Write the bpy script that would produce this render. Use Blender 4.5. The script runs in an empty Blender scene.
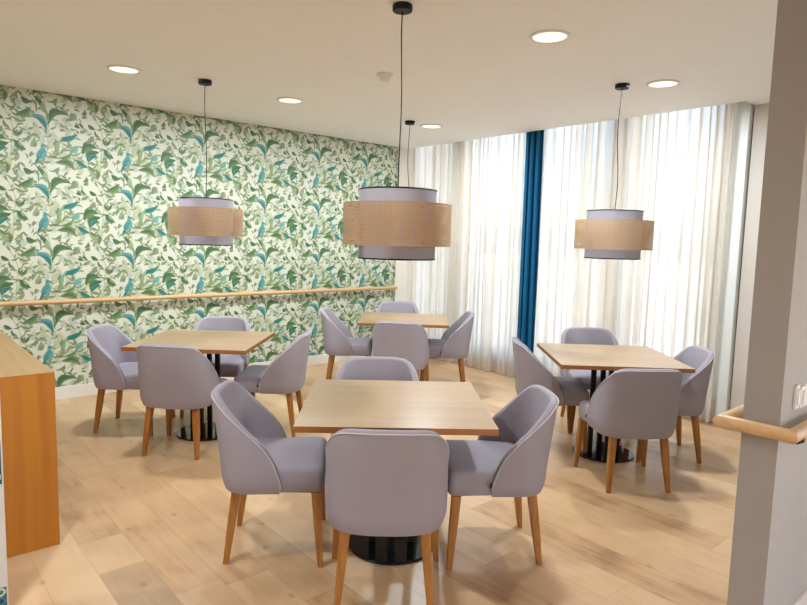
import bpy, bmesh, math, random
from mathutils import Vector, Matrix

S = bpy.context.scene
COL = S.collection
PI = math.pi

# ------------------------------------------------------------------ camera
CAM_H = 1.5
F_PX, PITCH, ROLL, YAW = 611.65, 0.102135, 0.0261425, 0.8487285
fw = Vector((math.cos(YAW)*math.cos(PITCH), math.sin(YAW)*math.cos(PITCH), -math.sin(PITCH)))
rt = fw.cross(Vector((0, 0, 1))).normalized()
up = rt.cross(fw)
r2 = rt*math.cos(ROLL) + up*math.sin(ROLL)
u2 = up*math.cos(ROLL) - rt*math.sin(ROLL)
cam = bpy.data.objects.new('camera', bpy.data.cameras.new('camera'))
COL.objects.link(cam)
M = Matrix((r2, u2, -fw)).transposed().to_4x4()
M.translation = Vector((0, 0, CAM_H))
cam.matrix_world = M
cam.data.sensor_width = 36
cam.data.lens = F_PX/807*36
cam.data.clip_start = 0.05
S.camera = cam

# ------------------------------------------------------------------ sky, exposure
w = bpy.data.worlds.new('sky'); S.world = w; w.use_nodes = True
wt = w.node_tree
bg = wt.nodes['Background']
sky = wt.nodes.new('ShaderNodeTexSky')
sky.sky_type = 'NISHITA'; sky.sun_disc = False
sky.sun_elevation = math.radians(48); sky.sun_rotation = math.radians(200)
sky.air_density = 1.0; sky.dust_density = 3.0
hs = wt.nodes.new('ShaderNodeHueSaturation'); hs.inputs['Saturation'].default_value = 1.15
wt.links.new(sky.outputs[0], hs.inputs['Color'])
wt.links.new(hs.outputs[0], bg.inputs[0])
bg.inputs[1].default_value = 0.45
S.view_settings.view_transform = 'Standard'
S.view_settings.look = 'None'
S.view_settings.exposure = 1.1
S.view_settings.gamma = 1.0
S.view_settings.use_curve_mapping = False

def area(name, loc, rot, sx, sy, power, color):
    l = bpy.data.lights.new(name, 'AREA'); l.shape = 'RECTANGLE'; l.size = sx; l.size_y = sy
    l.energy = power; l.color = color
    o = bpy.data.objects.new(name, l); COL.objects.link(o)
    o.location = loc; o.rotation_euler = rot
    return o
sun = bpy.data.objects.new('sun', bpy.data.lights.new('sun', 'SUN')); COL.objects.link(sun)
sun.data.energy = 1.7; sun.data.angle = math.radians(1.0); sun.data.color = (1.0, 0.95, 0.88)
sun.rotation_euler = Vector((0.55, 0.12, -0.83)).to_track_quat('-Z', 'Y').to_euler()
# added unseen fill lamp outside an invented window opening behind the photographer
area('window_daylight', (1.2, -2.85, 1.45), (PI/2, 0, 0), 4.4, 2.1, 17, (0.95, 0.97, 1.0))

# ------------------------------------------------------------------ helpers
def tag(o, label=None, cat=None, group=None, kind=None):
    if label: o['label'] = label
    if cat: o['category'] = cat
    if group: o['group'] = group
    if kind: o['kind'] = kind
    return o
def empty(name, loc=(0, 0, 0), rz=0):
    o = bpy.data.objects.new(name, None); COL.objects.link(o)
    o.location = loc; o.rotation_euler = (0, 0, rz); o.empty_display_size = 0.1
    return o
def obj(name, bm, m, parent=None, smooth=False, norm=True):
    if norm: bmesh.ops.recalc_face_normals(bm, faces=bm.faces)
    me = bpy.data.meshes.new(name); bm.to_mesh(me); bm.free()
    if m: me.materials.append(m)
    if smooth:
        for p in me.polygons: p.use_smooth = True
        if smooth == 'auto':
            me.set_sharp_from_angle(angle=math.radians(40))
    o = bpy.data.objects.new(name, me); COL.objects.link(o)
    if parent: o.parent = parent
    return o
def box(bm, x0, x1, y0, y1, z0, z1):
    vs = [bm.verts.new((x, y, z)) for x in (x0, x1) for y in (y0, y1) for z in (z0, z1)]
    for f in ((0,1,3,2),(4,6,7,5),(0,4,5,1),(2,3,7,6),(0,2,6,4),(1,5,7,3)):
        bm.faces.new([vs[i] for i in f])
    return vs
def bbox(x0, x1, y0, y1, z0, z1, bev=0, seg=2):
    bm = bmesh.new(); box(bm, x0, x1, y0, y1, z0, z1)
    if bev:
        bmesh.ops.bevel(bm, geom=bm.edges[:], offset=bev, segments=seg, profile=0.5, affect='EDGES')
    return bm
def lathe(bm, prof, n=48, c=(0, 0, 0), closed=False):
    rings = []
    for r, z in prof:
        if r < 1e-6: rings.append([bm.verts.new((c[0], c[1], c[2]+z))])
        else: rings.append([bm.verts.new((c[0]+r*math.cos(2*PI*i/n), c[1]+r*math.sin(2*PI*i/n), c[2]+z)) for i in range(n)])
    pairs = list(zip(rings, rings[1:]))
    if closed: pairs.append((rings[-1], rings[0]))
    for a, b in pairs:
        for i in range(n):
            j = (i+1) % n
            if len(a) == 1 and len(b) == 1: continue
            if len(a) == 1: bm.faces.new((a[0], b[j], b[i]))
            elif len(b) == 1: bm.faces.new((a[i], a[j], b[0]))
            else: bm.faces.new((a[i], a[j], b[j], b[i]))
def tube(bm, pts, r, n=10, caps=True, fixed_up=None):
    pts = [Vector(p) for p in pts]
    rings = []; prev = None
    for i, p in enumerate(pts):
        if i == 0: d = pts[1]-p
        elif i == len(pts)-1: d = p-pts[i-1]
        else: d = ((pts[i+1]-p).normalized()+(p-pts[i-1]).normalized())
        d.normalize()
        ref = prev if prev is not None else (Vector((0, 0, 1)) if abs(d.z) < 0.9 else Vector((1, 0, 0)))
        a = (ref - d*ref.dot(d)).normalized(); b = d.cross(a); prev = a
        rr = r[i] if isinstance(r, (list, tuple)) else r
        k = 1.0
        if 0 < i < len(pts)-1:
            c = (pts[i+1]-p).normalized().dot((p-pts[i-1]).normalized())
            k = 1/max(0.5, math.sqrt((1+c)/2))
        ring = []
        for j in range(n):
            v = a*math.cos(2*PI*j/n) + b*math.sin(2*PI*j/n)
            if k > 1.01:
                nrm = ((pts[i+1]-p).normalized()-(p-pts[i-1]).normalized()).normalized()
                v = v + nrm*(v.dot(nrm))*(k-1)
            ring.append(bm.verts.new(p+v*rr))
        rings.append(ring)
    for A, B in zip(rings, rings[1:]):
        for j in range(n):
            bm.faces.new((A[j], A[(j+1) % n], B[(j+1) % n], B[j]))
    if caps:
        bm.faces.new(rings[0][::-1]); bm.faces.new(rings[-1])
def copy_tree(o, parent=None):
    c = o.copy(); COL.objects.link(c)
    if parent: c.parent = parent
    for ch in list(o.children): copy_tree(ch, c)
    return c

# ------------------------------------------------------------------ materials
def lin(c):
    return tuple(((x/255)/12.92 if x/255 <= 0.04045 else (((x/255)+0.055)/1.055)**2.4) for x in c)
def mat(name, col, rough=0.6, metal=0, spec=0.5, bump=None, srgb=True, var=None):
    m = bpy.data.materials.new(name); m.use_nodes = True
    nt = m.node_tree; b = nt.nodes['Principled BSDF']
    c = lin(col) if srgb else col
    b.inputs['Base Color'].default_value = (*c, 1)
    b.inputs['Roughness'].default_value = rough
    b.inputs['Metallic'].default_value = metal
    b.inputs['Specular IOR Level'].default_value = spec
    tc = nt.nodes.new('ShaderNodeTexCoord')
    n = nt.nodes.new('ShaderNodeTexNoise')
    n.inputs['Scale'].default_value = (var[0] if var else 8)
    n.inputs['Detail'].default_value = 4
    nt.links.new(tc.outputs['Object'], n.inputs['Vector'])
    mr = nt.nodes.new('ShaderNodeMapRange')
    a = var[1] if var else 0.02
    mr.inputs['To Min'].default_value = 1-a; mr.inputs['To Max'].default_value = 1+a
    nt.links.new(n.outputs['Fac'], mr.inputs['Value'])
    mx = nt.nodes.new('ShaderNodeVectorMath'); mx.operation = 'SCALE'
    mx.inputs[0].default_value = c
    nt.links.new(mr.outputs[0], mx.inputs['Scale'])
    nt.links.new(mx.outputs[0], b.inputs['Base Color'])
    if bump:
        n2 = nt.nodes.new('ShaderNodeTexNoise'); n2.inputs['Scale'].default_value = bump[0]
        n2.inputs['Detail'].default_value = 3
        nt.links.new(tc.outputs['Object'], n2.inputs['Vector'])
        bp = nt.nodes.new('ShaderNodeBump'); bp.inputs['Strength'].default_value = bump[1]
        bp.inputs['Distance'].default_value = 0.002
        nt.links.new(n2.outputs['Fac'], bp.inputs['Height'])
        nt.links.new(bp.outputs[0], b.inputs['Normal'])
    return m
def wood(name, c1, c2, axis='x', scale=1.0, rough=0.45, spec=0.5):
    m = bpy.data.materials.new(name); m.use_nodes = True
    nt = m.node_tree; b = nt.nodes['Principled BSDF']
    b.inputs['Roughness'].default_value = rough
    b.inputs['Specular IOR Level'].default_value = spec
    tc = nt.nodes.new('ShaderNodeTexCoord'); mp = nt.nodes.new('ShaderNodeMapping')
    s = [40*scale]*3; s['xyz'.index(axis)] = 1.6*scale
    mp.inputs['Scale'].default_value = s
    nt.links.new(tc.outputs['Object'], mp.inputs['Vector'])
    n = nt.nodes.new('ShaderNodeTexNoise'); n.inputs['Scale'].default_value = 1.0
    n.inputs['Detail'].default_value = 6; n.inputs['Roughness'].default_value = 0.6
    n.inputs['Distortion'].default_value = 0.6
    nt.links.new(mp.outputs[0], n.inputs['Vector'])
    r = nt.nodes.new('ShaderNodeValToRGB')
    r.color_ramp.elements[0].position = 0.3; r.color_ramp.elements[0].color = (*lin(c1), 1)
    r.color_ramp.elements[1].position = 0.7; r.color_ramp.elements[1].color = (*lin(c2), 1)
    nt.links.new(n.outputs['Fac'], r.inputs[0]); nt.links.new(r.outputs[0], b.inputs['Base Color'])
    return m
def math_node(nt, op, a, b=None):
    n = nt.nodes.new('ShaderNodeMath'); n.operation = op
    for i, v in enumerate((a, b)):
        if v is None: continue
        if isinstance(v, (int, float)): n.inputs[i].default_value = v
        else: nt.links.new(v, n.inputs[i])
    return n.outputs[0]

M_CEIL = mat('ceiling_paint', (247, 246, 244), 0.9, spec=0.2)
M_WALL = mat('white_wall_paint', (226, 218, 206), 0.75, spec=0.3)
M_PART = mat('warm_grey_partition_paint', (208, 198, 188), 0.7, spec=0.3)
M_SKIRT = mat('white_gloss_skirting', (226, 220, 210), 0.4)
M_FRAME = mat('white_window_frame', (222, 224, 222), 0.4)
M_WHITE = mat('white_plastic', (228, 226, 220), 0.4)
M_BLACK = mat('black_metal', (14, 15, 18), 0.5, metal=0.0, spec=0.3)
M_BASE = mat('gloss_black_base', (14, 24, 30), 0.08, metal=0.3, spec=0.9)
M_FAB = mat('mauve_grey_upholstery', (155, 147, 155), 0.92, spec=0.15, bump=(900, 0.35), var=(420, 0.09))
M_PIPE = mat('pale_grey_piping', (196, 188, 194), 0.8, spec=0.2)
M_LEG = wood('oak_leg_varnish', (146, 90, 36), (176, 120, 56), 'z', 1.4, 0.4)
M_TOP = wood('pale_oak_tabletop', (158, 126, 92), (170, 140, 108), 'x', 0.7, 0.3)
M_EDGE = wood('oak_tabletop_edge', (138, 84, 38), (162, 104, 54), 'x', 0.7, 0.45)
M_PEND = mat('taupe_partition_paint', (156, 148, 142), 0.7, spec=0.3)  # shade on the partition end face, put into its colour
M_RAIL = wood('beech_handrail', (196, 154, 104), (210, 170, 122), 'x', 0.6, 0.4)
M_CTOP = wood('oak_counter_top', (152, 118, 72), (164, 130, 84), 'y', 0.5, 0.5)
M_CEND = wood('oak_counter_end', (168, 100, 16), (186, 118, 26), 'z', 0.5, 0.45)
M_GROUND = mat('pale_terrace', (226, 212, 188), 0.9, spec=0.1)
M_STEEL = mat('dark_bracket_metal', (70, 64, 60), 0.35, metal=0.7)

def floor_mat():
    m = bpy.data.materials.new('oak_plank_floor'); m.use_nodes = True
    nt = m.node_tree; b = nt.nodes['Principled BSDF']; L = nt.links.new
    tc = nt.nodes.new('ShaderNodeTexCoord'); sp = nt.nodes.new('ShaderNodeSeparateXYZ')
    L(tc.outputs['Object'], sp.inputs[0])
    X, Y = sp.outputs[0], sp.outputs[1]
    xr = math_node(nt, 'DIVIDE', math_node(nt, 'SUBTRACT', X, 0.703-10), 0.2)
    row = math_node(nt, 'FLOOR', xr); fx = math_node(nt, 'FRACT', xr)
    wn = nt.nodes.new('ShaderNodeTexWhiteNoise'); wn.noise_dimensions = '1D'; L(row, wn.inputs['W'])
    off = math_node(nt, 'MULTIPLY', wn.outputs['Value'], 1.7)
    yr = math_node(nt, 'DIVIDE', math_node(nt, 'ADD', math_node(nt, 'ADD', Y, off), 20), 1.75)
    cl = math_node(nt, 'FLOOR', yr); fy = math_node(nt, 'FRACT', yr)
    cb = nt.nodes.new('ShaderNodeCombineXYZ'); L(row, cb.inputs[0]); L(cl, cb.inputs[1])
    w2 = nt.nodes.new('ShaderNodeTexWhiteNoise'); w2.noise_dimensions = '2D'; L(cb.outputs[0], w2.inputs['Vector'])
    # grain, moved per plank
    mp = nt.nodes.new('ShaderNodeMapping'); mp.inputs['Scale'].default_value = (26, 2.2, 1)
    ad = nt.nodes.new('ShaderNodeVectorMath'); ad.operation = 'MULTIPLY_ADD'
    L(w2.outputs['Color'], ad.inputs[0]); ad.inputs[1].default_value = (9, 9, 0); L(tc.outputs['Object'], ad.inputs[2])
    L(ad.outputs[0], mp.inputs['Vector'])
    n = nt.nodes.new('ShaderNodeTexNoise'); n.inputs['Scale'].default_value = 1; n.inputs['Detail'].default_value = 6
    n.inputs['Distortion'].default_value = 0.9; L(mp.outputs[0], n.inputs['Vector'])
    n3 = nt.nodes.new('ShaderNodeTexNoise'); n3.inputs['Scale'].default_value = 4.5; n3.inputs['Detail'].default_value = 2
    L(ad.outputs[0], n3.inputs['Vector'])
    ramp = nt.nodes.new('ShaderNodeValToRGB')
    ramp.color_ramp.elements[0].position = 0.0; ramp.color_ramp.elements[0].color = (*lin((150, 112, 76)), 1)
    ramp.color_ramp.elements[1].position = 1.0; ramp.color_ramp.elements[1].color = (*lin((212, 178, 139)), 1)
    e = ramp.color_ramp.elements.new(0.28); e.color = (*lin((189, 151, 110)), 1)
    v = math_node(nt, 'ADD', math_node(nt, 'MULTIPLY', w2.outputs['Value'], 0.80),
                  math_node(nt, 'MULTIPLY', math_node(nt, 'SUBTRACT', n.outputs['Fac'], 0.5), 0.55))
    v = math_node(nt, 'ADD', v, math_node(nt, 'ADD', math_node(nt, 'MULTIPLY', math_node(nt, 'SUBTRACT', n3.outputs['Fac'], 0.5), 0.7), 0.10))
    L(v, ramp.inputs[0])
    # knots
    mk = nt.nodes.new('ShaderNodeMapping'); mk.inputs['Scale'].default_value = (1.0, 0.62, 1)
    L(tc.outputs['Object'], mk.inputs['Vector'])
    vo = nt.nodes.new('ShaderNodeTexVoronoi'); vo.voronoi_dimensions = '2D'; vo.inputs['Scale'].default_value = 2.7
    L(mk.outputs[0], vo.inputs['Vector'])
    nk = nt.nodes.new('ShaderNodeMapRange'); nk.inputs['From Min'].default_value = 0.01; nk.inputs['From Max'].default_value = 0.05
    nk.inputs['To Min'].default_value = 0.7; nk.inputs['To Max'].default_value = 1.0; L(vo.outputs['Distance'], nk.inputs['Value'])
    # seams
    sx = math_node(nt, 'MINIMUM', fx, math_node(nt, 'SUBTRACT', 1.0, fx))
    sy = math_node(nt, 'MINIMUM', fy, math_node(nt, 'SUBTRACT', 1.0, fy))
    gx = math_node(nt, 'GREATER_THAN', sx, 0.008); gy = math_node(nt, 'GREATER_THAN', sy, 0.001)
    seam = math_node(nt, 'MULTIPLY', gx, gy)
    sm = math_node(nt, 'ADD', math_node(nt, 'MULTIPLY', seam, 0.2), 0.8)
    tot = math_node(nt, 'MULTIPLY', sm, nk.outputs[0])
    # one darker board end near the counter
    bx = math_node(nt, 'MULTIPLY', math_node(nt, 'GREATER_THAN', X, 0.703), math_node(nt, 'LESS_THAN', X, 0.903))
    by = math_node(nt, 'MULTIPLY', math_node(nt, 'GREATER_THAN', Y, 1.5), math_node(nt, 'LESS_THAN', Y, 2.78))
    tot = math_node(nt, 'MULTIPLY', tot, math_node(nt, 'SUBTRACT', 1.0, math_node(nt, 'MULTIPLY', math_node(nt, 'MULTIPLY', bx, by), 0.24)))
    sc = nt.nodes.new('ShaderNodeVectorMath'); sc.operation = 'SCALE'
    L(ramp.outputs[0], sc.inputs[0]); L(tot, sc.inputs['Scale'])
    L(sc.outputs[0], b.inputs['Base Color'])
    b.inputs['Roughness'].default_value = 0.30
    b.inputs['Specular IOR Level'].default_value = 0.45
    bp = nt.nodes.new('ShaderNodeBump'); bp.inputs['Strength'].default_value = 0.15; bp.inputs['Distance'].default_value = 0.002
    L(n.outputs['Fac'], bp.inputs['Height']); L(bp.outputs[0], b.inputs['Normal'])
    return m
M_FLOOR = floor_mat()

def attr_mat(name, rough, spec=0.5):
    m = bpy.data.materials.new(name); m.use_nodes = True
    nt = m.node_tree; b = nt.nodes['Principled BSDF']
    a = nt.nodes.new('ShaderNodeVertexColor'); a.layer_name = 'paint'
    nt.links.new(a.outputs[0], b.inputs['Base Color'])
    b.inputs['Roughness'].default_value = rough; b.inputs['Specular IOR Level'].default_value = spec
    return m
M_PAPER = attr_mat('leaf_wallpaper', 0.5, 0.45)

def sheer_mat(name, col, alpha, tcol):
    m = bpy.data.materials.new(name); m.use_nodes = True
    nt = m.node_tree; nt.nodes.remove(nt.nodes['Principled BSDF'])
    out = nt.nodes['Material Output']
    d = nt.nodes.new('ShaderNodeBsdfDiffuse'); d.inputs[0].default_value = (*lin(col), 1)
    t = nt.nodes.new('ShaderNodeBsdfTranslucent'); t.inputs[0].default_value = (*lin(tcol), 1)
    tr = nt.nodes.new('ShaderNodeBsdfTransparent')
    m1 = nt.nodes.new('ShaderNodeMixShader'); m1.inputs[0].default_value = 0.75
    nt.links.new(d.outputs[0], m1.inputs[1]); nt.links.new(t.outputs[0], m1.inputs[2])
    # fine thread pattern modulates the see-through share
    tc = nt.nodes.new('ShaderNodeTexCoord'); n = nt.nodes.new('ShaderNodeTexNoise')
    mp = nt.nodes.new('ShaderNodeMapping'); mp.inputs['Scale'].default_value = (20, 60, 2)
    nt.links.new(tc.outputs['Object'], mp.inputs['Vector']); nt.links.new(mp.outputs[0], n.inputs['Vector'])
    n.inputs['Scale'].default_value = 1.0
    mr = nt.nodes.new('ShaderNodeMapRange'); mr.inputs['To Min'].default_value = alpha-0.05; mr.inputs['To Max'].default_value = alpha+0.05
    nt.links.new(n.outputs['Fac'], mr.inputs['Value'])
    m2 = nt.nodes.new('ShaderNodeMixShader'); nt.links.new(mr.outputs[0], m2.inputs[0])
    nt.links.new(m1.outputs[0], m2.inputs[1]); nt.links.new(tr.outputs[0], m2.inputs[2])
    nt.links.new(m2.outputs[0], out.inputs['Surface'])
    return m
M_SHEER = sheer_mat('sheer_white_voile', (240, 232, 220), 0.085, (251, 246, 238))
M_SHADE = sheer_mat('white_lampshade_cloth', (222, 220, 230), 0.0, (205, 200, 205))
M_BLUE = mat('petrol_blue_curtain', (18, 90, 130), 0.8, spec=0.2, var=(60, 0.08))

def cane_mat():
    m = bpy.data.materials.new('woven_cane'); m.use_nodes = True
    nt = m.node_tree; b = nt.nodes['Principled BSDF']; L = nt.links.new
    b.inputs['Base Color'].default_value = (*lin((188, 156, 122)), 1); b.inputs['Roughness'].default_value = 0.6
    uv = nt.nodes.new('ShaderNodeUVMap'); uv.uv_map = 'UVMap'
    sp = nt.nodes.new('ShaderNodeSeparateXYZ'); L(uv.outputs[0], sp.inputs[0])
    fu = math_node(nt, 'FRACT', math_node(nt, 'MULTIPLY', sp.outputs[0], 150))
    fv = math_node(nt, 'FRACT', math_node(nt, 'MULTIPLY', sp.outputs[1], 22))
    hole = math_node(nt, 'MULTIPLY', math_node(nt, 'GREATER_THAN', fu, 0.55), math_node(nt, 'GREATER_THAN', fv, 0.58))
    edge = math_node(nt, 'LESS_THAN', math_node(nt, 'ABSOLUTE', math_node(nt, 'SUBTRACT', sp.outputs[1], 0.5)), 0.46)
    hole = math_node(nt, 'MULTIPLY', hole, edge)
    al = math_node(nt, 'SUBTRACT', 1.0, hole); L(al, b.inputs['Alpha'])
    # cane strands let some light through
    tl = nt.nodes.new('ShaderNodeBsdfTranslucent'); tl.inputs[0].default_value = (*lin((214, 170, 120)), 1)
    mx = nt.nodes.new('ShaderNodeMixShader'); mx.inputs[0].default_value = 0.2
    tr = nt.nodes.new('ShaderNodeBsdfTransparent'); m3 = nt.nodes.new('ShaderNodeMixShader')
    L(b.outputs[0], mx.inputs[1]); L(tl.outputs[0], mx.inputs[2])
    L(al, m3.inputs[0]); L(tr.outputs[0], m3.inputs[1]); L(mx.outputs[0], m3.inputs[2])
    b.inputs['Alpha'].default_value = 1.0
    for l in list(nt.links):
        if l.to_node == b and l.to_socket.name == 'Alpha': nt.links.remove(l)
    L(m3.outputs[0], nt.nodes['Material Output'].inputs['Surface'])
    return m
M_CANE = cane_mat()
def emit(name, col, s):
    m = bpy.data.materials.new(name); m.use_nodes = True
    b = m.node_tree.nodes['Principled BSDF']
    b.inputs['Base Color'].default_value = (*lin(col), 1)
    b.inputs['Emission Color'].default_value = (*lin(col), 1); b.inputs['Emission Strength'].default_value = s
    return m
M_LAMP = emit('downlight_diffuser', (255, 244, 226), 0.45)
def glass_mat():
    m = bpy.data.materials.new('window_glass'); m.use_nodes = True
    nt = m.node_tree; nt.nodes.remove(nt.nodes['Principled BSDF'])
    t = nt.nodes.new('ShaderNodeBsdfTransparent'); t.inputs[0].default_value = (0.95, 0.97, 0.97, 1)
    g = nt.nodes.new('ShaderNodeBsdfGlossy'); g.inputs['Roughness'].default_value = 0.02
    fr = nt.nodes.new('ShaderNodeFresnel'); fr.inputs[0].default_value = 1.45
    mx = nt.nodes.new('ShaderNodeMixShader')
    nt.links.new(fr.outputs[0], mx.inputs[0]); nt.links.new(t.outputs[0], mx.inputs[1]); nt.links.new(g.outputs[0], mx.inputs[2])
    nt.links.new(mx.outputs[0], nt.nodes['Material Output'].inputs['Surface'])
    return m
M_GLASS = glass_mat()

# ------------------------------------------------------------------ room shell
CEIL = 2.668
WY = 6.03          # wallpapered wall
WX = 5.52          # window wall, inner face
def struct(name, bm, m):
    o = obj(name, bm, m); o['kind'] = 'structure'; return o
struct('floor', bbox(-2.9, 5.75, -2.9, 6.2, -0.12, 0), M_FLOOR)
bm = bmesh.new()
pl = [(-2.9, -2.9), (5.75, -2.9), (5.75, 1.99), (5.33, 1.99), (5.33, 6.2), (-2.9, 6.2)]
lo = [bm.verts.new((x, y, CEIL)) for x, y in pl]; hi = [bm.verts.new((x, y, CEIL+.3)) for x, y in pl]
bm.faces.new(lo); bm.faces.new(hi)
for i in range(6): bm.faces.new((lo[i], lo[(i+1) % 6], hi[(i+1) % 6], hi[i]))
struct('ceiling', bm, M_CEIL)
POCK = CEIL+.28
struct('ceiling_curtain_pocket', bbox(5.33, 5.75, 1.99, 6.2, POCK, POCK+.1), M_CEIL)
struct('ground', bbox(5.76, 60, -50, 60, -0.4, -0.15), M_GROUND)

# -- wallpapered wall: one mesh, the printed pattern is a raised film of leaves
random.seed(11)
G = {
 'dark': ((60, 104, 66), (122, 160, 108)), 'green': ((88, 132, 80), (154, 182, 122)),
 'olive': ((98, 122, 66), (164, 176, 116)), 'teal': ((20, 118, 112), (90, 176, 164)),
 'blue': ((64, 140, 150), (150, 200, 196)), 'pale': ((140, 176, 126), (190, 210, 166)),
 'pteal': ((110, 176, 160), (180, 214, 196)), 'grey': ((128, 146, 112), (172, 186, 148)),
 'sage': ((150, 162, 112), (196, 202, 152)), 'bird': ((48, 146, 146), (140, 200, 190)), 'beak': ((190, 160, 90), (200, 170, 100)),
}
BIG = [  # x0,y0,x1,y1,width,bend,colour in the pattern's own drawing units
 (118,112,258,52,44,-.38,'dark'), (108,142,8,42,40,.22,'blue'), (112,150,22,62,20,.22,'teal'),
 (112,515,38,395,26,.1,'dark'), (118,520,92,438,26,-.1,'pale'), (120,100,100,0,14,.05,'grey'),
 (190,218,302,178,32,.1,'teal'), (165,300,160,212,28,.15,'olive'), (182,325,212,196,22,-.15,'pale'),
 (182,348,272,288,20,.2,'green'), (240,318,330,300,16,.2,'pale'), (255,305,305,258,42,.1,'pteal'),
 (330,312,440,282,48,-.35,'dark'), (336,320,420,300,22,-.3,'green'), (442,302,372,384,46,.3,'dark'), (430,330,376,380,26,.2,'teal'),
 (480,285,548,352,36,.12,'dark'), (500,290,540,330,14,.1,'pale'),
 (165,378,288,440,42,-.25,'olive'), (190,380,270,410,20,-.2,'dark'), (296,362,378,418,28,.1,'teal'),
 (368,412,404,500,36,-.2,'pale'), (432,505,418,420,24,.2,'olive'), (372,400,440,440,18,.2,'olive'),
 (488,112,578,58,42,.18,'green'), (510,100,572,62,18,.1,'dark'), (452,88,486,38,16,.1,'grey'),
 (520,-8,584,22,32,.2,'dark'), (468,215,526,240,26,.3,'olive'), (500,250,528,212,14,0,'dark'),
 (372,108,422,142,24,.1,'dark'), (418,148,436,206,12,.1,'olive'), (362,240,412,186,24,.1,'grey'),
 (468,124,552,150,16,.2,'grey'), (282,116,322,134,18,0,'dark'), (316,92,354,140,14,.1,'dark'),
 (248,82,292,52,24,0,'grey'), (332,62,352,28,24,.3,'grey'), (318,168,362,150,18,0,'grey'),
 (14,268,36,200,28,.1,'pale'), (122,334,178,320,15,.2,'olive'), (0,152,32,134,14,0,'grey'),
 (246,270,250,228,15,0,'grey'), (198,470,236,488,16,.1,'grey'), (262,540,302,512,22,0,'grey'),
 (340,520,360,480,22,.3,'olive'), (20,300,8,340,18,0,'grey'), (290,480,330,495,14,0,'grey'),
 (150,440,185,410,24,.2,'grey'), (560,250,556,300,16,0,'grey'), (590,330,612,296,20,0,'grey'),
 (52,352,92,262,50,.12,'bird'), (70,330,108,300,30,-.2,'bird'), (40,384,66,335,16,0,'teal'), (74,262,104,262,30,0,'bird'), (104,268,116,276,8,0,'beak'),
]
STEMS = [[(112,120),(108,190),(122,260),(100,330),(92,390),(115,470),(118,600)],
         [(380,-40),(420,60),(470,190),(462,300),(455,430),(400,520)],
         [(100,330),(150,335),(200,300),(210,240)], [(462,230),(500,240),(560,170)],
         [(462,290),(400,330),(330,330)], [(455,400),(350,380),(290,360)], [(112,200),(60,170),(20,200)]]
def uvw(x, y):
    return ((x-115-.02*(y-110))/560, (y-110-.107*(x-115))/480)
TW, TH, VX, VZ = 0.69, 0.58, 1.217, 2.402
SMALL = []
for i in range(165):
    x, y = random.uniform(0, 560), random.uniform(0, 480); a = random.uniform(0, 2*PI); l = random.uniform(28, 60)
    SMALL.append((x, y+.107*(x-115), x+l*math.cos(a), y+.107*(x-115)+l*math.sin(a), random.uniform(9, 17), random.uniform(-.3, .3), random.choice(('grey', 'grey', 'pale', 'grey', 'sage'))))
WASH = []
for i in range(46):
    x, y = random.uniform(0, 560), random.uniform(0, 480); a = random.uniform(0, 2*PI); l = random.uniform(55, 95)
    WASH.append((x, y+.107*(x-115), x+l*math.cos(a), y+.107*(x-115)+l*math.sin(a), random.uniform(26, 44), random.uniform(-.3, .3), random.choice(('wash', 'wash', 'mist'))))
G['wash'] = ((208, 216, 180), (228, 230, 204)); G['mist'] = ((204, 220, 200), (226, 232, 212))
def shape(L, n=7):
    x0, y0, x1, y1, wd, bend, ck = L
    a0, b0 = uvw(x0, y0); a1, b1 = uvw(x1, y1)
    p0 = Vector((a0*TW, -b0*TH)); p1 = Vector((a1*TW, -b1*TH)); d = p1-p0; ln = d.length
    nr = Vector((-d.y, d.x)); wdt = wd*1.22/560*TW/2
    c1, c2 = G[ck]; c1 = tuple(v*.72 for v in lin(c1)); c2 = tuple(v*.72 for v in lin(c2))
    rows = []
    for i in range(n):
        t = i/(n-1)
        c = p0+d*t-nr*bend*math.sin(PI*t)
        wv = wdt*(math.sin(PI*min(1, t*1.02+.02))**0.75)*(1.12-0.3*t)
        nn = nr/ln
        def mixc(f, g=1.0): return tuple((c1[k]*(1-f)+c2[k]*f)*g for k in range(3))
        rows.append(((c+nn*wv, mixc(.25+.3*t)), (c, mixc(.05+.35*t, .92)), (c-nn*wv, mixc(.95-.3*t))))
    return rows
bm = bmesh.new(); cl = bm.loops.layers.float_color.new('paint')
BGC = lin((209, 209, 192))
def addrow(rows, ox, oz, y):
    vr = [[(bm.verts.new((ox+c.x, y, oz+c.y)), col) for c, col in r] for r in rows]
    for A, B in zip(vr, vr[1:]):
        for k in range(len(A)-1):
            q = (A[k], A[k+1], B[k+1], B[k])
            f = bm.faces.new([v for v, _ in q])
            for lp, (_, c) in zip(f.loops, q): lp[cl] = (*c, 1)
stem_rows = []
for st in STEMS:
    pts = []
    for i in range(len(st)-1):
        for k in range(4):
            t = k/4; P = [st[max(i-1, 0)], st[i], st[i+1], st[min(i+2, len(st)-1)]]
            q = [0.5*((2*P[1][j])+(-P[0][j]+P[2][j])*t+(2*P[0][j]-5*P[1][j]+4*P[2][j]-P[3][j])*t*t+(-P[0][j]+3*P[1][j]-3*P[2][j]+P[3][j])*t**3) for j in (0, 1)]
            pts.append(q)
    pts.append(st[-1])
    rr = []
    for i, q in enumerate(pts):
        a, b = uvw(*q); c = Vector((a*TW, -b*TH)); q2 = pts[min(i+1, len(pts)-1)]; q1 = pts[max(i-1, 0)]
        d = Vector((q2[0]-q1[0], -(q2[1]-q1[1]))); d.normalize(); nn = Vector((-d.y, d.x))*0.0032
        cc = lin((166, 178, 132)); rr.append(((c+nn, cc), (c-nn, cc)))
    stem_rows.append(rr)
wash_rows = [shape(s, 5) for s in WASH]; sm_rows = [shape(s, 5) for s in SMALL]; bg_rows = [shape(s) for s in BIG]
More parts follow.
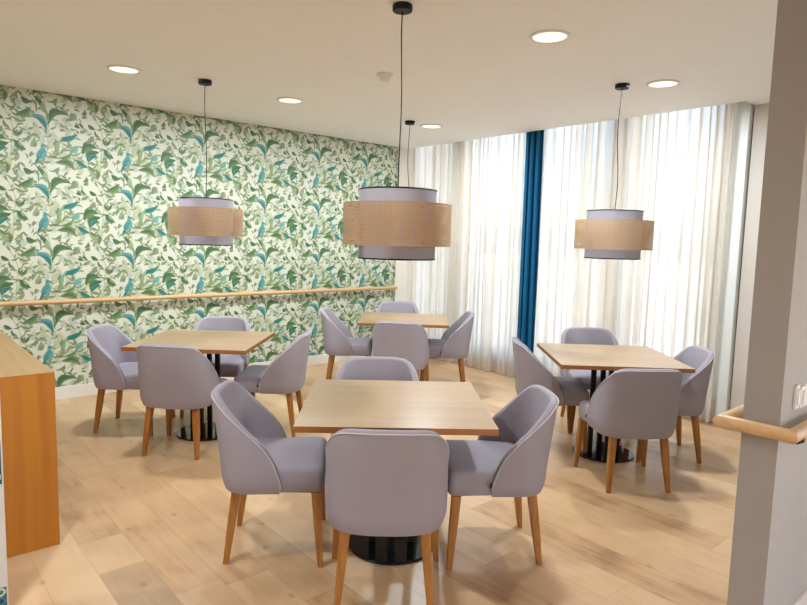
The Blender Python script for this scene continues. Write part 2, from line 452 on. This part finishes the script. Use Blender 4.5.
for ix in range(-5, 7):
    for iz in range(-4, 2):
        ox, oz = VX+ix*TW, VZ+iz*TH + (0.0)
        for i, r in enumerate(wash_rows): addrow(r, ox, oz, WY-0.0002-0.000005*i)
        for i, r in enumerate(stem_rows): addrow(r, ox, oz, WY-0.0006-0.00001*i)
        for i, r in enumerate(sm_rows): addrow(r, ox, oz, WY-0.0008-0.000008*i)
        for i, r in enumerate(bg_rows): addrow(r, ox, oz, WY-0.0024-0.00001*i)
for co, no in (((0, 0, 0.11), (0, 0, -1)), ((0, 0, CEIL-.001), (0, 0, 1)), ((5.15, 0, 0), (1, 0, 0)), ((-2.75, 0, 0), (-1, 0, 0))):
    bmesh.ops.bisect_plane(bm, geom=bm.verts[:]+bm.edges[:]+bm.faces[:], plane_co=co, plane_no=no, clear_outer=True)
bmesh.ops.recalc_face_normals(bm, faces=bm.faces)
for f in bm.faces:
    f.normal_update()
    if f.normal.y > 0: f.normal_flip()
for v in box(bm, -2.9, 5.15, WY, WY+0.15, 0, CEIL):
  for f in v.link_faces:
    for lp in f.loops: lp[cl] = (*BGC, 1)
struct_o = obj('wall_left', bm, M_PAPER, norm=False); struct_o['kind'] = 'structure'

struct('baseboard_left', bbox(-2.75, 5.15, WY-0.016, WY-0.0035, 0, 0.115, 0.003), M_SKIRT)
struct('trim_1', bbox(5.15, 5.30, WY-0.012, WY+0.15, 0, CEIL-.0005), M_WALL)
struct('wall_far_corner', bbox(5.301, 5.75, WY, WY+0.15, 0, POCK), M_WALL)

# -- window wall behind the curtains
struct('wall_right', bbox(WX, WX+0.2, -0.2, 1.99, 0, CEIL), M_PART)
struct('wall_right_sill', bbox(WX-0.06, WX+0.2, 2.0905, WY, 0, 0.19), M_PART)
cols = [(5.97, 6.03), (5.22, 5.40), (4.20, 4.26), (3.13, 3.29), (1.99, 2.06)]
struct('trim_2', bbox(WX-0.06, WX+0.06, 2.0, 2.09, 0, POCK-0.001, 0.004), M_FRAME)
for k, (a, b) in enumerate(((5.13, 5.26), (3.085, 3.205))):
    struct('trim_%d' % (k+3), bbox(WX-0.06, WX+0.05, a, b, 0.191, POCK), M_PART)
struct('trim_5', bbox(WX+0.061, WX+0.2, 1.991, 2.2, 0.191, POCK), M_FRAME)
spans = [(5.27, 6.03), (3.21, 5.12), (2.2, 3.08)]
for k, (a, b) in enumerate(spans):
    wdw = empty('window_%d' % (k+1), (WX+0.12, (a+b)/2, 0.19)); wdw['kind'] = 'structure'
    h = POCK-0.19; hw = (b-a)/2
    bm = bmesh.new()
    for q in ((-0.03, .03, -hw, -hw+.05, 0, h), (-0.03, .03, hw-.05, hw, 0, h), (-0.03, .03, -hw+.05, hw-.05, 0, .05), (-0.03, .03, -hw+.05, hw-.05, h-.05, h)):
        box(bm, *q)
    if b-a > 1.5: box(bm, -.03, .03, -.025, .025, .05, h-.05)
    obj('window_frame', bm, M_FRAME, wdw)
    obj('pane', bbox(-0.004, 0.004, -hw+.045, hw-.045, .045, h-.045), M_GLASS, wdw)

# -- partition end with its side going away to the right
PX, PY0, PY1 = 2.362, 0.686, 0.806
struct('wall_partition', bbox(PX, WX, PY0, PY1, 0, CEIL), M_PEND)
o = bpy.data.objects['wall_partition']; o.data.materials.append(mat('light_grey_partition_paint', (182, 178, 172), .7, spec=.3))  # same wall, lighter colour: the light on its sides is painted in
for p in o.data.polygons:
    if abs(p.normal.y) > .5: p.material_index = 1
struct('baseboard_right', bbox(PX+0.002, WX, PY0-0.014, PY0-0.0005, 0, 0.10, 0.003), M_SKIRT)

# -- unseen walls behind the photographer; window opening added to let fill light in
def wall_open(name, along, pos, a, b, oa, ob, z0, z1, sgn):
    bm = bmesh.new()
    for (p, q, r, s) in ((a, oa, 0, CEIL), (ob, b, 0, CEIL), (oa, ob, 0, z0), (oa, ob, z1, CEIL)):
        if along == 'y': box(bm, min(pos, pos+sgn), max(pos, pos+sgn), p, q, r, s)
        else: box(bm, p, q, min(pos, pos+sgn), max(pos, pos+sgn), r, s)
    struct(name, bm, M_WALL)
struct('wall_rear', bbox(-2.75, -2.6, -2.6, WY, 0, CEIL), M_WALL)
wall_open('wall_front', 'x', -2.6, -2.6, WX, -0.6, 1.6, 0.9, 2.2, -0.15)

# ------------------------------------------------------------------ curtains
def drape(name, m, x, ya, yb, amp, wl, seed, z0=0.012, z1=CEIL+.25, gather=1.0, rows=14):
    rnd = random.Random(seed)
    L = abs(yb-ya); n = int(L/wl*14)
    bm = bmesh.new(); prev = None
    ph = [rnd.uniform(0, 6.28) for _ in range(6)]
    for r in range(rows+1):
        t = r/rows; z = z0+(z1-z0)*t; cur = []
        for i in range(n+1):
            s = i/n
            y = ya+(yb-ya)*s
            k = 2*PI*L*s/wl
            ww = math.sin(k+1.4*math.sin(k*.23+ph[0])+ph[1])
            ww = math.copysign(abs(ww)**.75, ww)
            a = amp*(.62+.38*math.sin(k*.31+ph[2]))*(1.12-.25*t)
            xx = x+a*ww+.010*math.sin(k*2.3+ph[3]+t*1.5)*(1-t*.5)
            yy = y+.012*math.sin(k*.5+ph[4])*(1-t) + .17*wl*math.sin(2*(k+1.4*math.sin(k*.23+ph[0])+ph[1]))
            yy = min(max(yy, min(ya, yb)), max(ya, yb))
            cur.append(bm.verts.new((xx, yy, z+.004*math.sin(k*.7+ph[5])*(1-t))))
        if prev:
            for i in range(n): bm.faces.new((prev[i], prev[i+1], cur[i+1], cur[i]))
        prev = cur
    o = obj(name, bm, m, smooth=True)
    return o
ca = drape('sheer_curtain', M_SHEER, 5.375, 6.00, 4.165, .044, .155, 3)
tag(ca, 'sheer white floor-length curtain between the leafy wallpaper and the blue drape', 'curtain', 'sheer curtains')
cb = drape('sheer_curtain', M_SHEER, 5.375, 3.96, 2.07, .044, .15, 8)
tag(cb, 'sheer white floor-length curtain from the blue drape to the white window trim', 'curtain', 'sheer curtains')
cc = drape('blackout_curtain', M_BLUE, 5.355, 4.17, 3.95, .034, .088, 5, rows=20)
tag(cc, 'petrol blue opaque drape gathered narrow before the sheer curtains', 'curtain')

# ------------------------------------------------------------------ handrails
t = empty('handrail', (1.2, WY-.06, .884))
tag(t, 'long round beech handrail fixed along the leafy wallpapered wall', 'handrail')
bm = bmesh.new(); tube(bm, [(-3.7, 0, 0), (3.93, 0, 0)], .021, 16); obj('rail', bm, M_RAIL, t, smooth='auto')
for x in (-2.6, -1.2, .2, 1.6, 3.0):
    bm = bmesh.new(); tube(bm, [(x, 0, -.018), (x, 0.0, -.045), (x, .02, -.055), (x, .0565, -.055)], .006, 8)
    obj('bracket', bm, M_STEEL, t, smooth='auto')
RZ = .880
t = empty('handrail', (PX-.065, (PY0+PY1)/2, RZ))
tag(t, 'round beech handrail wrapping square around the end of the grey partition wall', 'handrail')
hy = (PY1-PY0)/2+.058; hf = (PY1-PY0)/2+.046
bm = bmesh.new(); tube(bm, [(2.9, hf, 0), (0, hf, 0), (0, -hy, 0), (2.9, -hy, 0)], .0235, 18); obj('rail', bm, M_RAIL, t, smooth='auto')
for x, s in ((.16, 1), (1.5, 1), (.12, -1), (1.5, -1)):
    bm = bmesh.new(); q = hf if s > 0 else hy; tube(bm, [(x, s*q, -.020), (x, s*q, -.040), (x, s*(q-.015), -.050), (x, s*.0625, -.050)], .006, 8)
    obj('bracket', bm, M_STEEL, t, smooth='auto')

# ------------------------------------------------------------------ light switch plates on the partition side
for x0, x1, z0, z1, lb in ((2.480, 2.515, .930, 1.018, 'narrow white wall switch plate, nearer the partition corner'),
                       (2.535, 2.625, .925, 1.005, 'square white wall switch plate, farther from the partition corner')):
    t = empty('light_switch', ((x0+x1)/2, PY0, (z0+z1)/2)); tag(t, lb, 'light switch')
    hw, hz = (x1-x0)/2, (z1-z0)/2
    obj('plate', bbox(-hw, hw, -.010, -.0002, -hz, hz, .002), M_WHITE, t)
    obj('rocker', bbox(-hw*.65, hw*.65, -.015, -.0095, -hz*.65, hz*.65, .0015), M_WHITE, t)

# ------------------------------------------------------------------ counter and tiled panel on the left
t = empty('counter', (.33, 4.3, 0))
tag(t, 'oak counter with a waterfall end panel at the left edge', 'counter')
obj('end_panel', bbox(-.30, .308, -1.12, -1.08, 0, .842-.0005, .0015), M_CEND, t)
obj('countertop', bbox(-.30, .308, -1.0795, 1.3, .805, .842, .0015), M_CTOP, t)
obj('end_panel_cap', bbox(-.30, .308, -1.121, -1.0798, .842, .8435, .0004), M_CTOP, t)
obj('body', bbox(-.28, .28, -1.0795, 1.28, 0, .8045), M_CEND, t)

def tile_bm():
    bm = bmesh.new(); c2 = bm.loops.layers.float_color.new('paint')
    def quad(x0, x1, z0, z1, y, col):
        vs = [bm.verts.new(p) for p in ((x0, y, z0), (x1, y, z0), (x1, y, z1), (x0, y, z1))]
        f = bm.faces.new(vs)
        for lp in f.loops: lp[c2] = (*lin(col), 1)
    def poly(cx, cz, r, n, rot, y, col):
        f = bm.faces.new([bm.verts.new((cx+r*math.cos(rot+2*PI*i/n), y, cz+r*math.sin(rot+2*PI*i/n))) for i in range(n)])
        for lp in f.loops: lp[c2] = (*lin(col), 1)
    return bm, c2, quad, poly
t = empty('tiled_panel', (.0, 2.70, 0))
tag(t, 'white upright panel with blue-green patterned tiles at the extreme left edge', 'panel')
XR = .357
obj('board', bbox(-.6, XR, .0, .05, 0, 1.05, .002), M_WHITE, t)
M_TILE = attr_mat('patterned_tiles', .3)
for zc0, zc1 in ((.005, .115), (.53, .70)):
    s = zc1-zc0 if zc0 > .3 else .115
    bm, c2, quad, poly = tile_bm()
    x = XR-.006
    while x > -.5:
        quad(x-s+.003, x, zc0, zc1, -.002, (30, 92, 108))
        for i in range(3):
            for j in range(3):
                cxx = x-s*(i+.5)/3; czz = zc0+(zc1-zc0)*(j+.5)/3
                poly(cxx, czz, s*.155, 10, .3, -.0026, (214, 220, 208) if (i+j) % 2 == 0 else (60, 140, 140))
                poly(cxx, czz, s*.085, 8, .0, -.0032, (70, 150, 110) if (i+j) % 2 == 0 else (24, 60, 96))
        x -= s
    for f in bm.faces:
        f.normal_update()
        if f.normal.y > 0: f.normal_flip()
    obj('tile_band', bm, M_TILE, t, norm=False)

# ------------------------------------------------------------------ tables
def make_table():
    root = empty('dining_table')
    H = .428
    bm = bmesh.new(); box(bm, -H, H, -H, H, .695, .722)
    o = obj('tabletop', bm, M_TOP, root)
    o.data.materials.append(M_EDGE)
    for p in o.data.polygons:
        if abs(p.normal.z) < .5: p.material_index = 1
    for x, y in ((.095, 0), (0, .095), (-.095, 0), (0, -.095)):
        obj('pole', bbox(x-.016, x+.016, y-.016, y+.016, .0125, .6885, .002), M_BLACK, root)
    obj('mounting_plate', bbox(-.2, .2, -.2, .2, .6885, .6948, .001), M_BLACK, root)
    bm = bmesh.new(); lathe(bm, [(0, 0), (.213, 0), (.215, .003), (.215, .009), (.211, .0125), (0, .0125)], 72)
    obj('base_disc', bm, M_BASE, root, smooth='auto')
    return root
proto_t = make_table()
TABLES = [((1.896, 2.198), -39.4, 'square pale oak table nearest the camera, in the middle'),
          ((1.885, 4.384), -42.8, 'square oak table at the left beside the leafy wallpaper'),
          ((4.008, 4.534), -42.8, 'square oak table farthest back, by the room corner'),
          ((3.956, 2.263), -43.0, 'square oak table on the right before the sheer curtains')]
for i, (c, a, lb) in enumerate(TABLES):
    o = proto_t if i == 0 else copy_tree(proto_t)
    o.location = (c[0], c[1], 0); o.rotation_euler = (0, 0, math.radians(a))
    tag(o, lb, 'table', 'square dining tables')

# ------------------------------------------------------------------ chairs (local: y forward, x right)
def make_chair():
    root = empty('dining_chair')
    # plan path of the outer shell, from the front of the right arm round the back
    A, B, YC, YF, EX = .252, .175, -.085, .035, 2.7
    raw = []
    for i in range(8): raw.append((A, YF+(YC-YF)*i/8))
    for i in range(61):
        th = PI*i/60
        c, s = math.cos(th), math.sin(th)
        raw.append((A*math.copysign(abs(c)**(2/EX), c), YC-B*abs(s)**(2/EX)))
    for i in range(1, 9): raw.append((-A, YC+(YF-YC)*i/8))
    ds = [0]
    for p, q in zip(raw, raw[1:]): ds.append(ds[-1]+math.hypot(q[0]-p[0], q[1]-p[1]))
    N = 72; path = []; j = 0
    for i in range(N+1):
        d = ds[-1]*i/N
        while j < len(ds)-2 and ds[j+1] < d: j += 1
        f = (d-ds[j])/max(1e-9, ds[j+1]-ds[j])
        path.append(Vector((raw[j][0]+(raw[j+1][0]-raw[j][0])*f, raw[j][1]+(raw[j+1][1]-raw[j][1])*f)))
    YB = YC-B
    keys = [(0, .777), (.06, .777), (.15, .767), (.3, .719), (.5, .647), (.7, .582), (.86, .518), (.95, .462), (1, .40)]
    def ztop(y):
        t = (y-YB)/(YF-YB)
        for (a, za), (b, zb) in zip(keys, keys[1:]):
            if t <= b:
                return za+(zb-za)*max(0, (t-a))/(b-a)
        return .40
    zt = [ztop(p.y) for p in path]
    for _ in range(4): zt = [zt[0]]+[(zt[i-1]+2*zt[i]+zt[i+1])/4 for i in range(1, N)]+[zt[-1]]
    for i, p in enumerate(path): zt[i] += .006*(1-(p.x/A)**2)*max(0, min(1, (zt[i]-.6)/.19))
    nrm = []
    for i in range(N+1):
        a, b = path[max(i-1, 0)], path[min(i+1, N)]; d = (b-a).normalized()
        n = Vector((d.y, -d.x))                        # towards the sitter
        if n.dot(Vector((0, -.03))-path[i]) < 0: n = -n
        nrm.append(n)
    ZB = .343
    def warp(p, z):
        k = max(0, (z-.44)/.35)
        tuck = max(0, 1-(z-ZB)/.085)
        bl = 1-.085*tuck**2
        x = p.x*(1-.02*k)*bl; y = YC+(p.y-YC)*bl
        y -= .043*k*max(0, min(1, (YC+.06-p.y)/.15))
        return x, y
    TH = .040
    def section(i):
        p, n, z1 = path[i], nrm[i], zt[i]
        out = []
        zs = [ZB+(z1-.02-ZB)*q for q in (0, .06, .13, .22, .34, .48, .64, .82, 1)]
        out.append((p+n*.03, ZB-.002))
        for z in zs: out.append((p, z))
        r = TH/2
        for a in (25, 50, 75, 105, 130, 155):
            aa = math.radians(a)
            out.append((p+n*(r-r*math.cos(aa)), z1-.02+.02*math.sin(aa)))
        for q in (0, .3, .6, 1):
            z = (z1-.02)+(.405-(z1-.02))*q if z1-.02 > .405 else z1-.02
            out.append((p+n*(TH+.012*q), z-.0001*q))
        out.append((p+n*(TH+.012), ZB+.01)); 
        return out
    bm = bmesh.new(); prev = None; first = last = None
    for i in range(N+1):
        ring = []
        for (q, z) in section(i):
            x, y = warp(q, z); ring.append(bm.verts.new((x, y, z)))
        if prev:
            m_ = len(ring)
            for k in range(m_): bm.faces.new((prev[k], prev[(k+1) % m_], ring[(k+1) % m_], ring[k]))
        else: first = ring
        prev = ring
    bm.faces.new(first); bm.faces.new(prev[::-1])
    obj('backrest', bm, M_FAB, root, smooth='auto')
    # piping along the outer rim, down the arm fronts
    pts = []
    x, y = warp(path[0], ZB); pts.append((x+.001, y+.001, ZB+.003)); 
    for i in range(N+1):
        x, y = warp(path[i], zt[i]-.012); pts.append((x-nrm[i].x*.0008, y-nrm[i].y*.0008, zt[i]-.012))
    x, y = warp(path[N], ZB); pts.append((x-.001, y+.001, ZB+.003))
    bm = bmesh.new(); tube(bm, pts, .0028, 8); o = obj('piping', bm, M_PIPE, root, smooth=True); o['label'] = 'pale grey piping'
    # inner seam piping on the front edge of the rim
    # seat cushion
    HW, Y0, Y1 = .240, -.19, .228
    bm = bmesh.new()
    def rr(hw, y0, y1, r, n=7):
        o_ = []
        for cx_, cy_, a0 in ((hw-r, y1-r, 0), (-hw+r, y1-r, 90), (-hw+r, y0+r, 180), (hw-r, y0+r, 270)):
            for k in range(n+1):
                a = math.radians(a0+90*k/n); o_.append((cx_+r*math.cos(a), cy_+r*math.sin(a)))
        return o_
    levels = [(.345, .016), (.349, .005), (.357, 0), (.40, -.002), (.438, 0), (.451, .005), (.459, .014), (.4635, .03), (.467, .07), (.470, .12), (.471, .17)]
    rings = []
    for z, ins in levels:
        inx = ins
        y0, y1 = Y0+ins, Y1-ins
        rings.append([bm.verts.new((x*(1 if y > 0 else 1-.1*min(1, -y/.19)), y, z)) for x, y in rr(HW-inx, y0, y1, max(.012, .035-ins*.15))])
    for a, b in zip(rings, rings[1:]):
        for k in range(len(a)): bm.faces.new((a[k], a[(k+1) % len(a)], b[(k+1) % len(a)], b[k]))
    bm.faces.new(rings[0][::-1]); bm.faces.new(rings[-1])
    obj('seat', bm, M_FAB, root, smooth='auto')
    # legs
    for (tx, ty, fx, fy) in ((.216, .190, .238, .215), (-.216, .190, -.238, .215), (.160, -.172, .189, -.218), (-.160, -.172, -.189, -.218)):
        bm = bmesh.new()
        rs = []
        for t_, hw in ((0, .021), (.5, .0175), (1, .0125)):
            cx_, cy_, z = tx+(fx-tx)*t_, ty+(fy-ty)*t_, .347*(1-t_)
            rs.append([bm.verts.new((cx_+a*hw, cy_+b*hw, z)) for a, b in ((1, 1), (-1, 1), (-1, -1), (1, -1))])
        for a, b in zip(rs, rs[1:]):
            for k in range(4): bm.faces.new((a[k], a[(k+1) % 4], b[(k+1) % 4], b[k]))
        bm.faces.new(rs[0]); bm.faces.new(rs[-1][::-1])
        ed = [e for e in bm.edges if abs(e.verts[0].co.z-e.verts[1].co.z) > .05]
        bmesh.ops.bevel(bm, geom=ed, offset=.004, segments=2, profile=.5, affect='EDGES')
        obj('leg', bm, M_LEG, root, smooth='auto')
    o = obj('fabric_tag', bbox(-A-.003, -A+.002, YF+.0005, YF+.009, .395, .415), M_BLACK, root); o['label'] = 'small black fabric tag'
    return root
proto_c = make_chair()
CH = [((1.636, 1.935), 49.5, 'grey upholstered chair nearest the camera, its back turned, at the middle table'),
      ((1.465, 2.553), -35.5, 'grey upholstered chair at the left side of the nearest table, facing right'),
      ((2.261, 1.898), 141.7, 'grey upholstered chair at the right side of the nearest table, facing left'),
      ((2.154, 2.660), -130, 'grey chair behind the nearest table, only its curved backrest top showing'),
      ((3.615, 1.913), 53, 'grey upholstered chair with its back turned, in front of the right table'),
      ((4.299, 2.015), 134.4, 'grey upholstered chair at the right side of the right table, by the partition'),
      ((4.515, 2.700), -130, 'grey upholstered chair behind the right table, against the sheer curtain'),
      ((3.840, 2.650), -43, 'grey upholstered chair at the left side of the right table, below the blue curtain'),
      ((1.521, 4.862), -40, 'grey upholstered chair nearest the wallpaper, at the left side of the left table'),
      ((1.640, 4.156), 42, 'grey upholstered chair with its back turned, in front of the left table'),
      ((2.316, 4.161), 138, 'grey upholstered chair at the right side of the left table, facing left'),
      ((2.205, 4.880), -128, 'grey upholstered chair behind the left table, in front of the wallpaper'),
      ((3.700, 4.212), 41, 'grey upholstered chair with its back turned, in front of the farthest table'),
      ((3.690, 5.005), -40, 'grey upholstered chair at the left side of the farthest table, facing right'),
      ((4.415, 4.375), 138, 'grey upholstered chair at the right side of the farthest table, facing left'),
      ((4.490, 5.190), -130, 'grey upholstered chair behind the farthest table, nearest the room corner')]
for i, (c, a, lb) in enumerate(CH):
    o = proto_c if i == 0 else copy_tree(proto_c)
    o.location = (c[0], c[1], 0); o.rotation_euler = (0, 0, math.radians(a-90))
    tag(o, lb, 'chair', 'upholstered dining chairs')

# small reddish packet left on the farthest table
o = obj('sugar_packet', bbox(-.03, .03, -.012, .012, 0, .006, .002), mat('reddish_paper', (150, 70, 50), .6))
o.location = (3.80, 4.18, .7223); o.rotation_euler = (0, 0, math.radians(-40))
tag(o, 'tiny reddish-brown packet lying at the front edge of the farthest table', 'packet')

# ------------------------------------------------------------------ pendant lamps
def make_pendant(dz=0):
    root = empty('pendant_lamp')                    # origin on the ceiling
    zt, zb = 1.752-CEIL+dz, 1.403-CEIL+dz
    ct, cb_ = 1.682-CEIL+dz, 1.470-CEIL+dz
    bm = bmesh.new(); lathe(bm, [(0, 0), (.048, 0), (.050, -.003), (.050, -.028), (.047, -.032), (0, -.032)], 32)
    obj('canopy', bm, M_BLACK, root, smooth='auto')
    # cord with a slight natural waviness
    pts = []
    for i in range(25):
        t = i/24; z = -.032+(zt+.01+.032)*t
        pts.append((.012*math.sin(t*PI*1.5)*math.sin(t*PI), .008*math.sin(t*PI*2), z))
    bm = bmesh.new(); tube(bm, pts, .0032, 8); obj('cord', bm, M_BLACK, root, smooth=True)
    bm = bmesh.new(); lathe(bm, [(.200, zb), (.200, zt), (.1975, zt), (.1975, zb)], 72, closed=True)
    obj('lamp_shade', bm, M_SHADE, root, smooth='auto')
    for z in (zt, zb):
        bm = bmesh.new(); tube(bm, [(.1995*math.cos(2*PI*i/64), .1995*math.sin(2*PI*i/64), z) for i in range(65)], .0038, 8, caps=False)
        obj('shade_rim', bm, M_BLACK, root, smooth=True)
    bm = bmesh.new()
    uvl = bm.loops.layers.uv.new('UVMap'); n = 96; R = .279
    lo = [bm.verts.new((R*math.cos(2*PI*i/n), R*math.sin(2*PI*i/n), cb_)) for i in range(n)]
    hi = [bm.verts.new((R*math.cos(2*PI*i/n), R*math.sin(2*PI*i/n), ct)) for i in range(n)]
    for i in range(n):
        j = (i+1) % n; f = bm.faces.new((lo[i], lo[j], hi[j], hi[i]))
        for lp, uvv in zip(f.loops, ((i/n, 0), ((i+1)/n, 0), ((i+1)/n, 1), (i/n, 1))): lp[uvl].uv = uvv
    obj('cane_band', bm, M_CANE, root, smooth=True)
    # wire spider and lamp holder
    for k in range(3):
        a = 2*PI*k/3+.4; c, s = math.cos(a), math.sin(a)
        bm = bmesh.new(); tube(bm, [(.018*c, .018*s, zt-.01), (.199*c, .199*s, zt-.003)], .002, 6); obj('wire_spoke', bm, M_BLACK, root)
        bm = bmesh.new(); tube(bm, [(.199*c, .199*s, zt-.09), (.277*c, .277*s, ct-.01)], .002, 6); obj('wire_spoke', bm, M_BLACK, root)
        bm = bmesh.new(); tube(bm, [(.199*c, .199*s, zb+.09), (.277*c, .277*s, cb_+.01)], .002, 6); obj('wire_spoke', bm, M_BLACK, root)
    bm = bmesh.new(); lathe(bm, [(0, zt+.012), (.018, zt+.012), (.021, zt-.004), (.021, zt-.06), (0, zt-.06)], 20)
    obj('lamp_holder', bm, M_BLACK, root, smooth='auto')
    bm = bmesh.new(); lathe(bm, [(0, zt-.06), (.014, zt-.06), (.016, zt-.08), (.028, zt-.105), (.031, zt-.125), (.026, zt-.147), (.012, zt-.157), (0, zt-.158)], 24)
    obj('bulb', bm, M_WHITE, root, smooth=True)
    return root
proto_p = make_pendant()
PEN = [((2.078, 2.425), 'pendant lamp nearest the camera, white drum with tan cane band, centre'),
       ((2.005, 4.625), 'pendant lamp on the left before the wallpaper, white drum and cane band'),
       ((4.205, 2.425), 'pendant lamp on the right before the sheer curtain, white drum and cane band'),
       ((4.110, 4.640), 'farthest pendant lamp, its shade hidden behind the nearest pendant lamp')]
for i, (c, lb) in enumerate(PEN):
    o = proto_p if i == 0 else (make_pendant(.02) if i == 1 else copy_tree(proto_p))
    o.location = (c[0], c[1], CEIL-.0003); o.rotation_euler = (0, 0, .7*i)
    tag(o, lb, 'pendant lamp', 'drum pendant lamps')

# ------------------------------------------------------------------ downlights and detector
def make_down():
    root = empty('downlight')
    bm = bmesh.new(); lathe(bm, [(.094, 0), (.114, 0), (.114, -.004), (.110, -.009), (.098, -.010), (.094, -.006)], 48, closed=True)
    obj('trim_ring', bm, M_WHITE, root, smooth='auto')
    bm = bmesh.new(); lathe(bm, [(0, -.0055), (.0935, -.0055), (.0935, -.0005), (0, -.0005)], 48)
    obj('diffuser', bm, M_LAMP, root, smooth='auto')
    l = bpy.data.lights.new('downlight_lamp', 'AREA'); l.shape = 'DISK'; l.size = .184; l.energy = 17; l.color = (.84, .94, 1.0)
    lo = bpy.data.objects.new('downlight_lamp', l); COL.objects.link(lo); lo.location = (0, 0, -.012); lo.parent = root
    return root
proto_d = make_down()
DL = [((2.97, 2.18), 'round white ceiling downlight nearest the camera, left of the right pendant'),
      ((4.375, 2.205), 'round white ceiling downlight beside the right pendant canopy'),
      ((1.459, 4.761), 'round white ceiling downlight at the far left, above the wallpaper'),
      ((2.803, 4.724), 'round white ceiling downlight right of the left pendant canopy'),
      ((4.42, 4.66), 'round white ceiling downlight just behind the farthest pendant canopy'),
      ((.1, 2.3), None), ((-1.4, 3.6), None)]  # last two are unseen downlights added for fill light
for i, (c, lb) in enumerate(DL):
    o = proto_d if i == 0 else copy_tree(proto_d)
    o.location = (c[0], c[1], CEIL-.0003)
    tag(o, lb or 'round white ceiling downlight behind or beside the camera, outside the photo', 'ceiling light', 'ceiling downlights')
t = empty('smoke_detector', (2.836, 3.483, CEIL-.0003)); tag(t, 'small white round smoke detector on the ceiling left of the nearest cord', 'smoke detector')
bm = bmesh.new(); lathe(bm, [(0, 0), (.058, 0), (.058, -.012), (.050, -.020), (0, -.020)], 32); obj('mounting_base', bm, M_WHITE, t, smooth='auto')
bm = bmesh.new(); lathe(bm, [(0, -.0202), (.036, -.0202), (.036, -.040), (.028, -.050), (0, -.052)], 32); obj('sensor_head', bm, M_WHITE, t, smooth='auto')
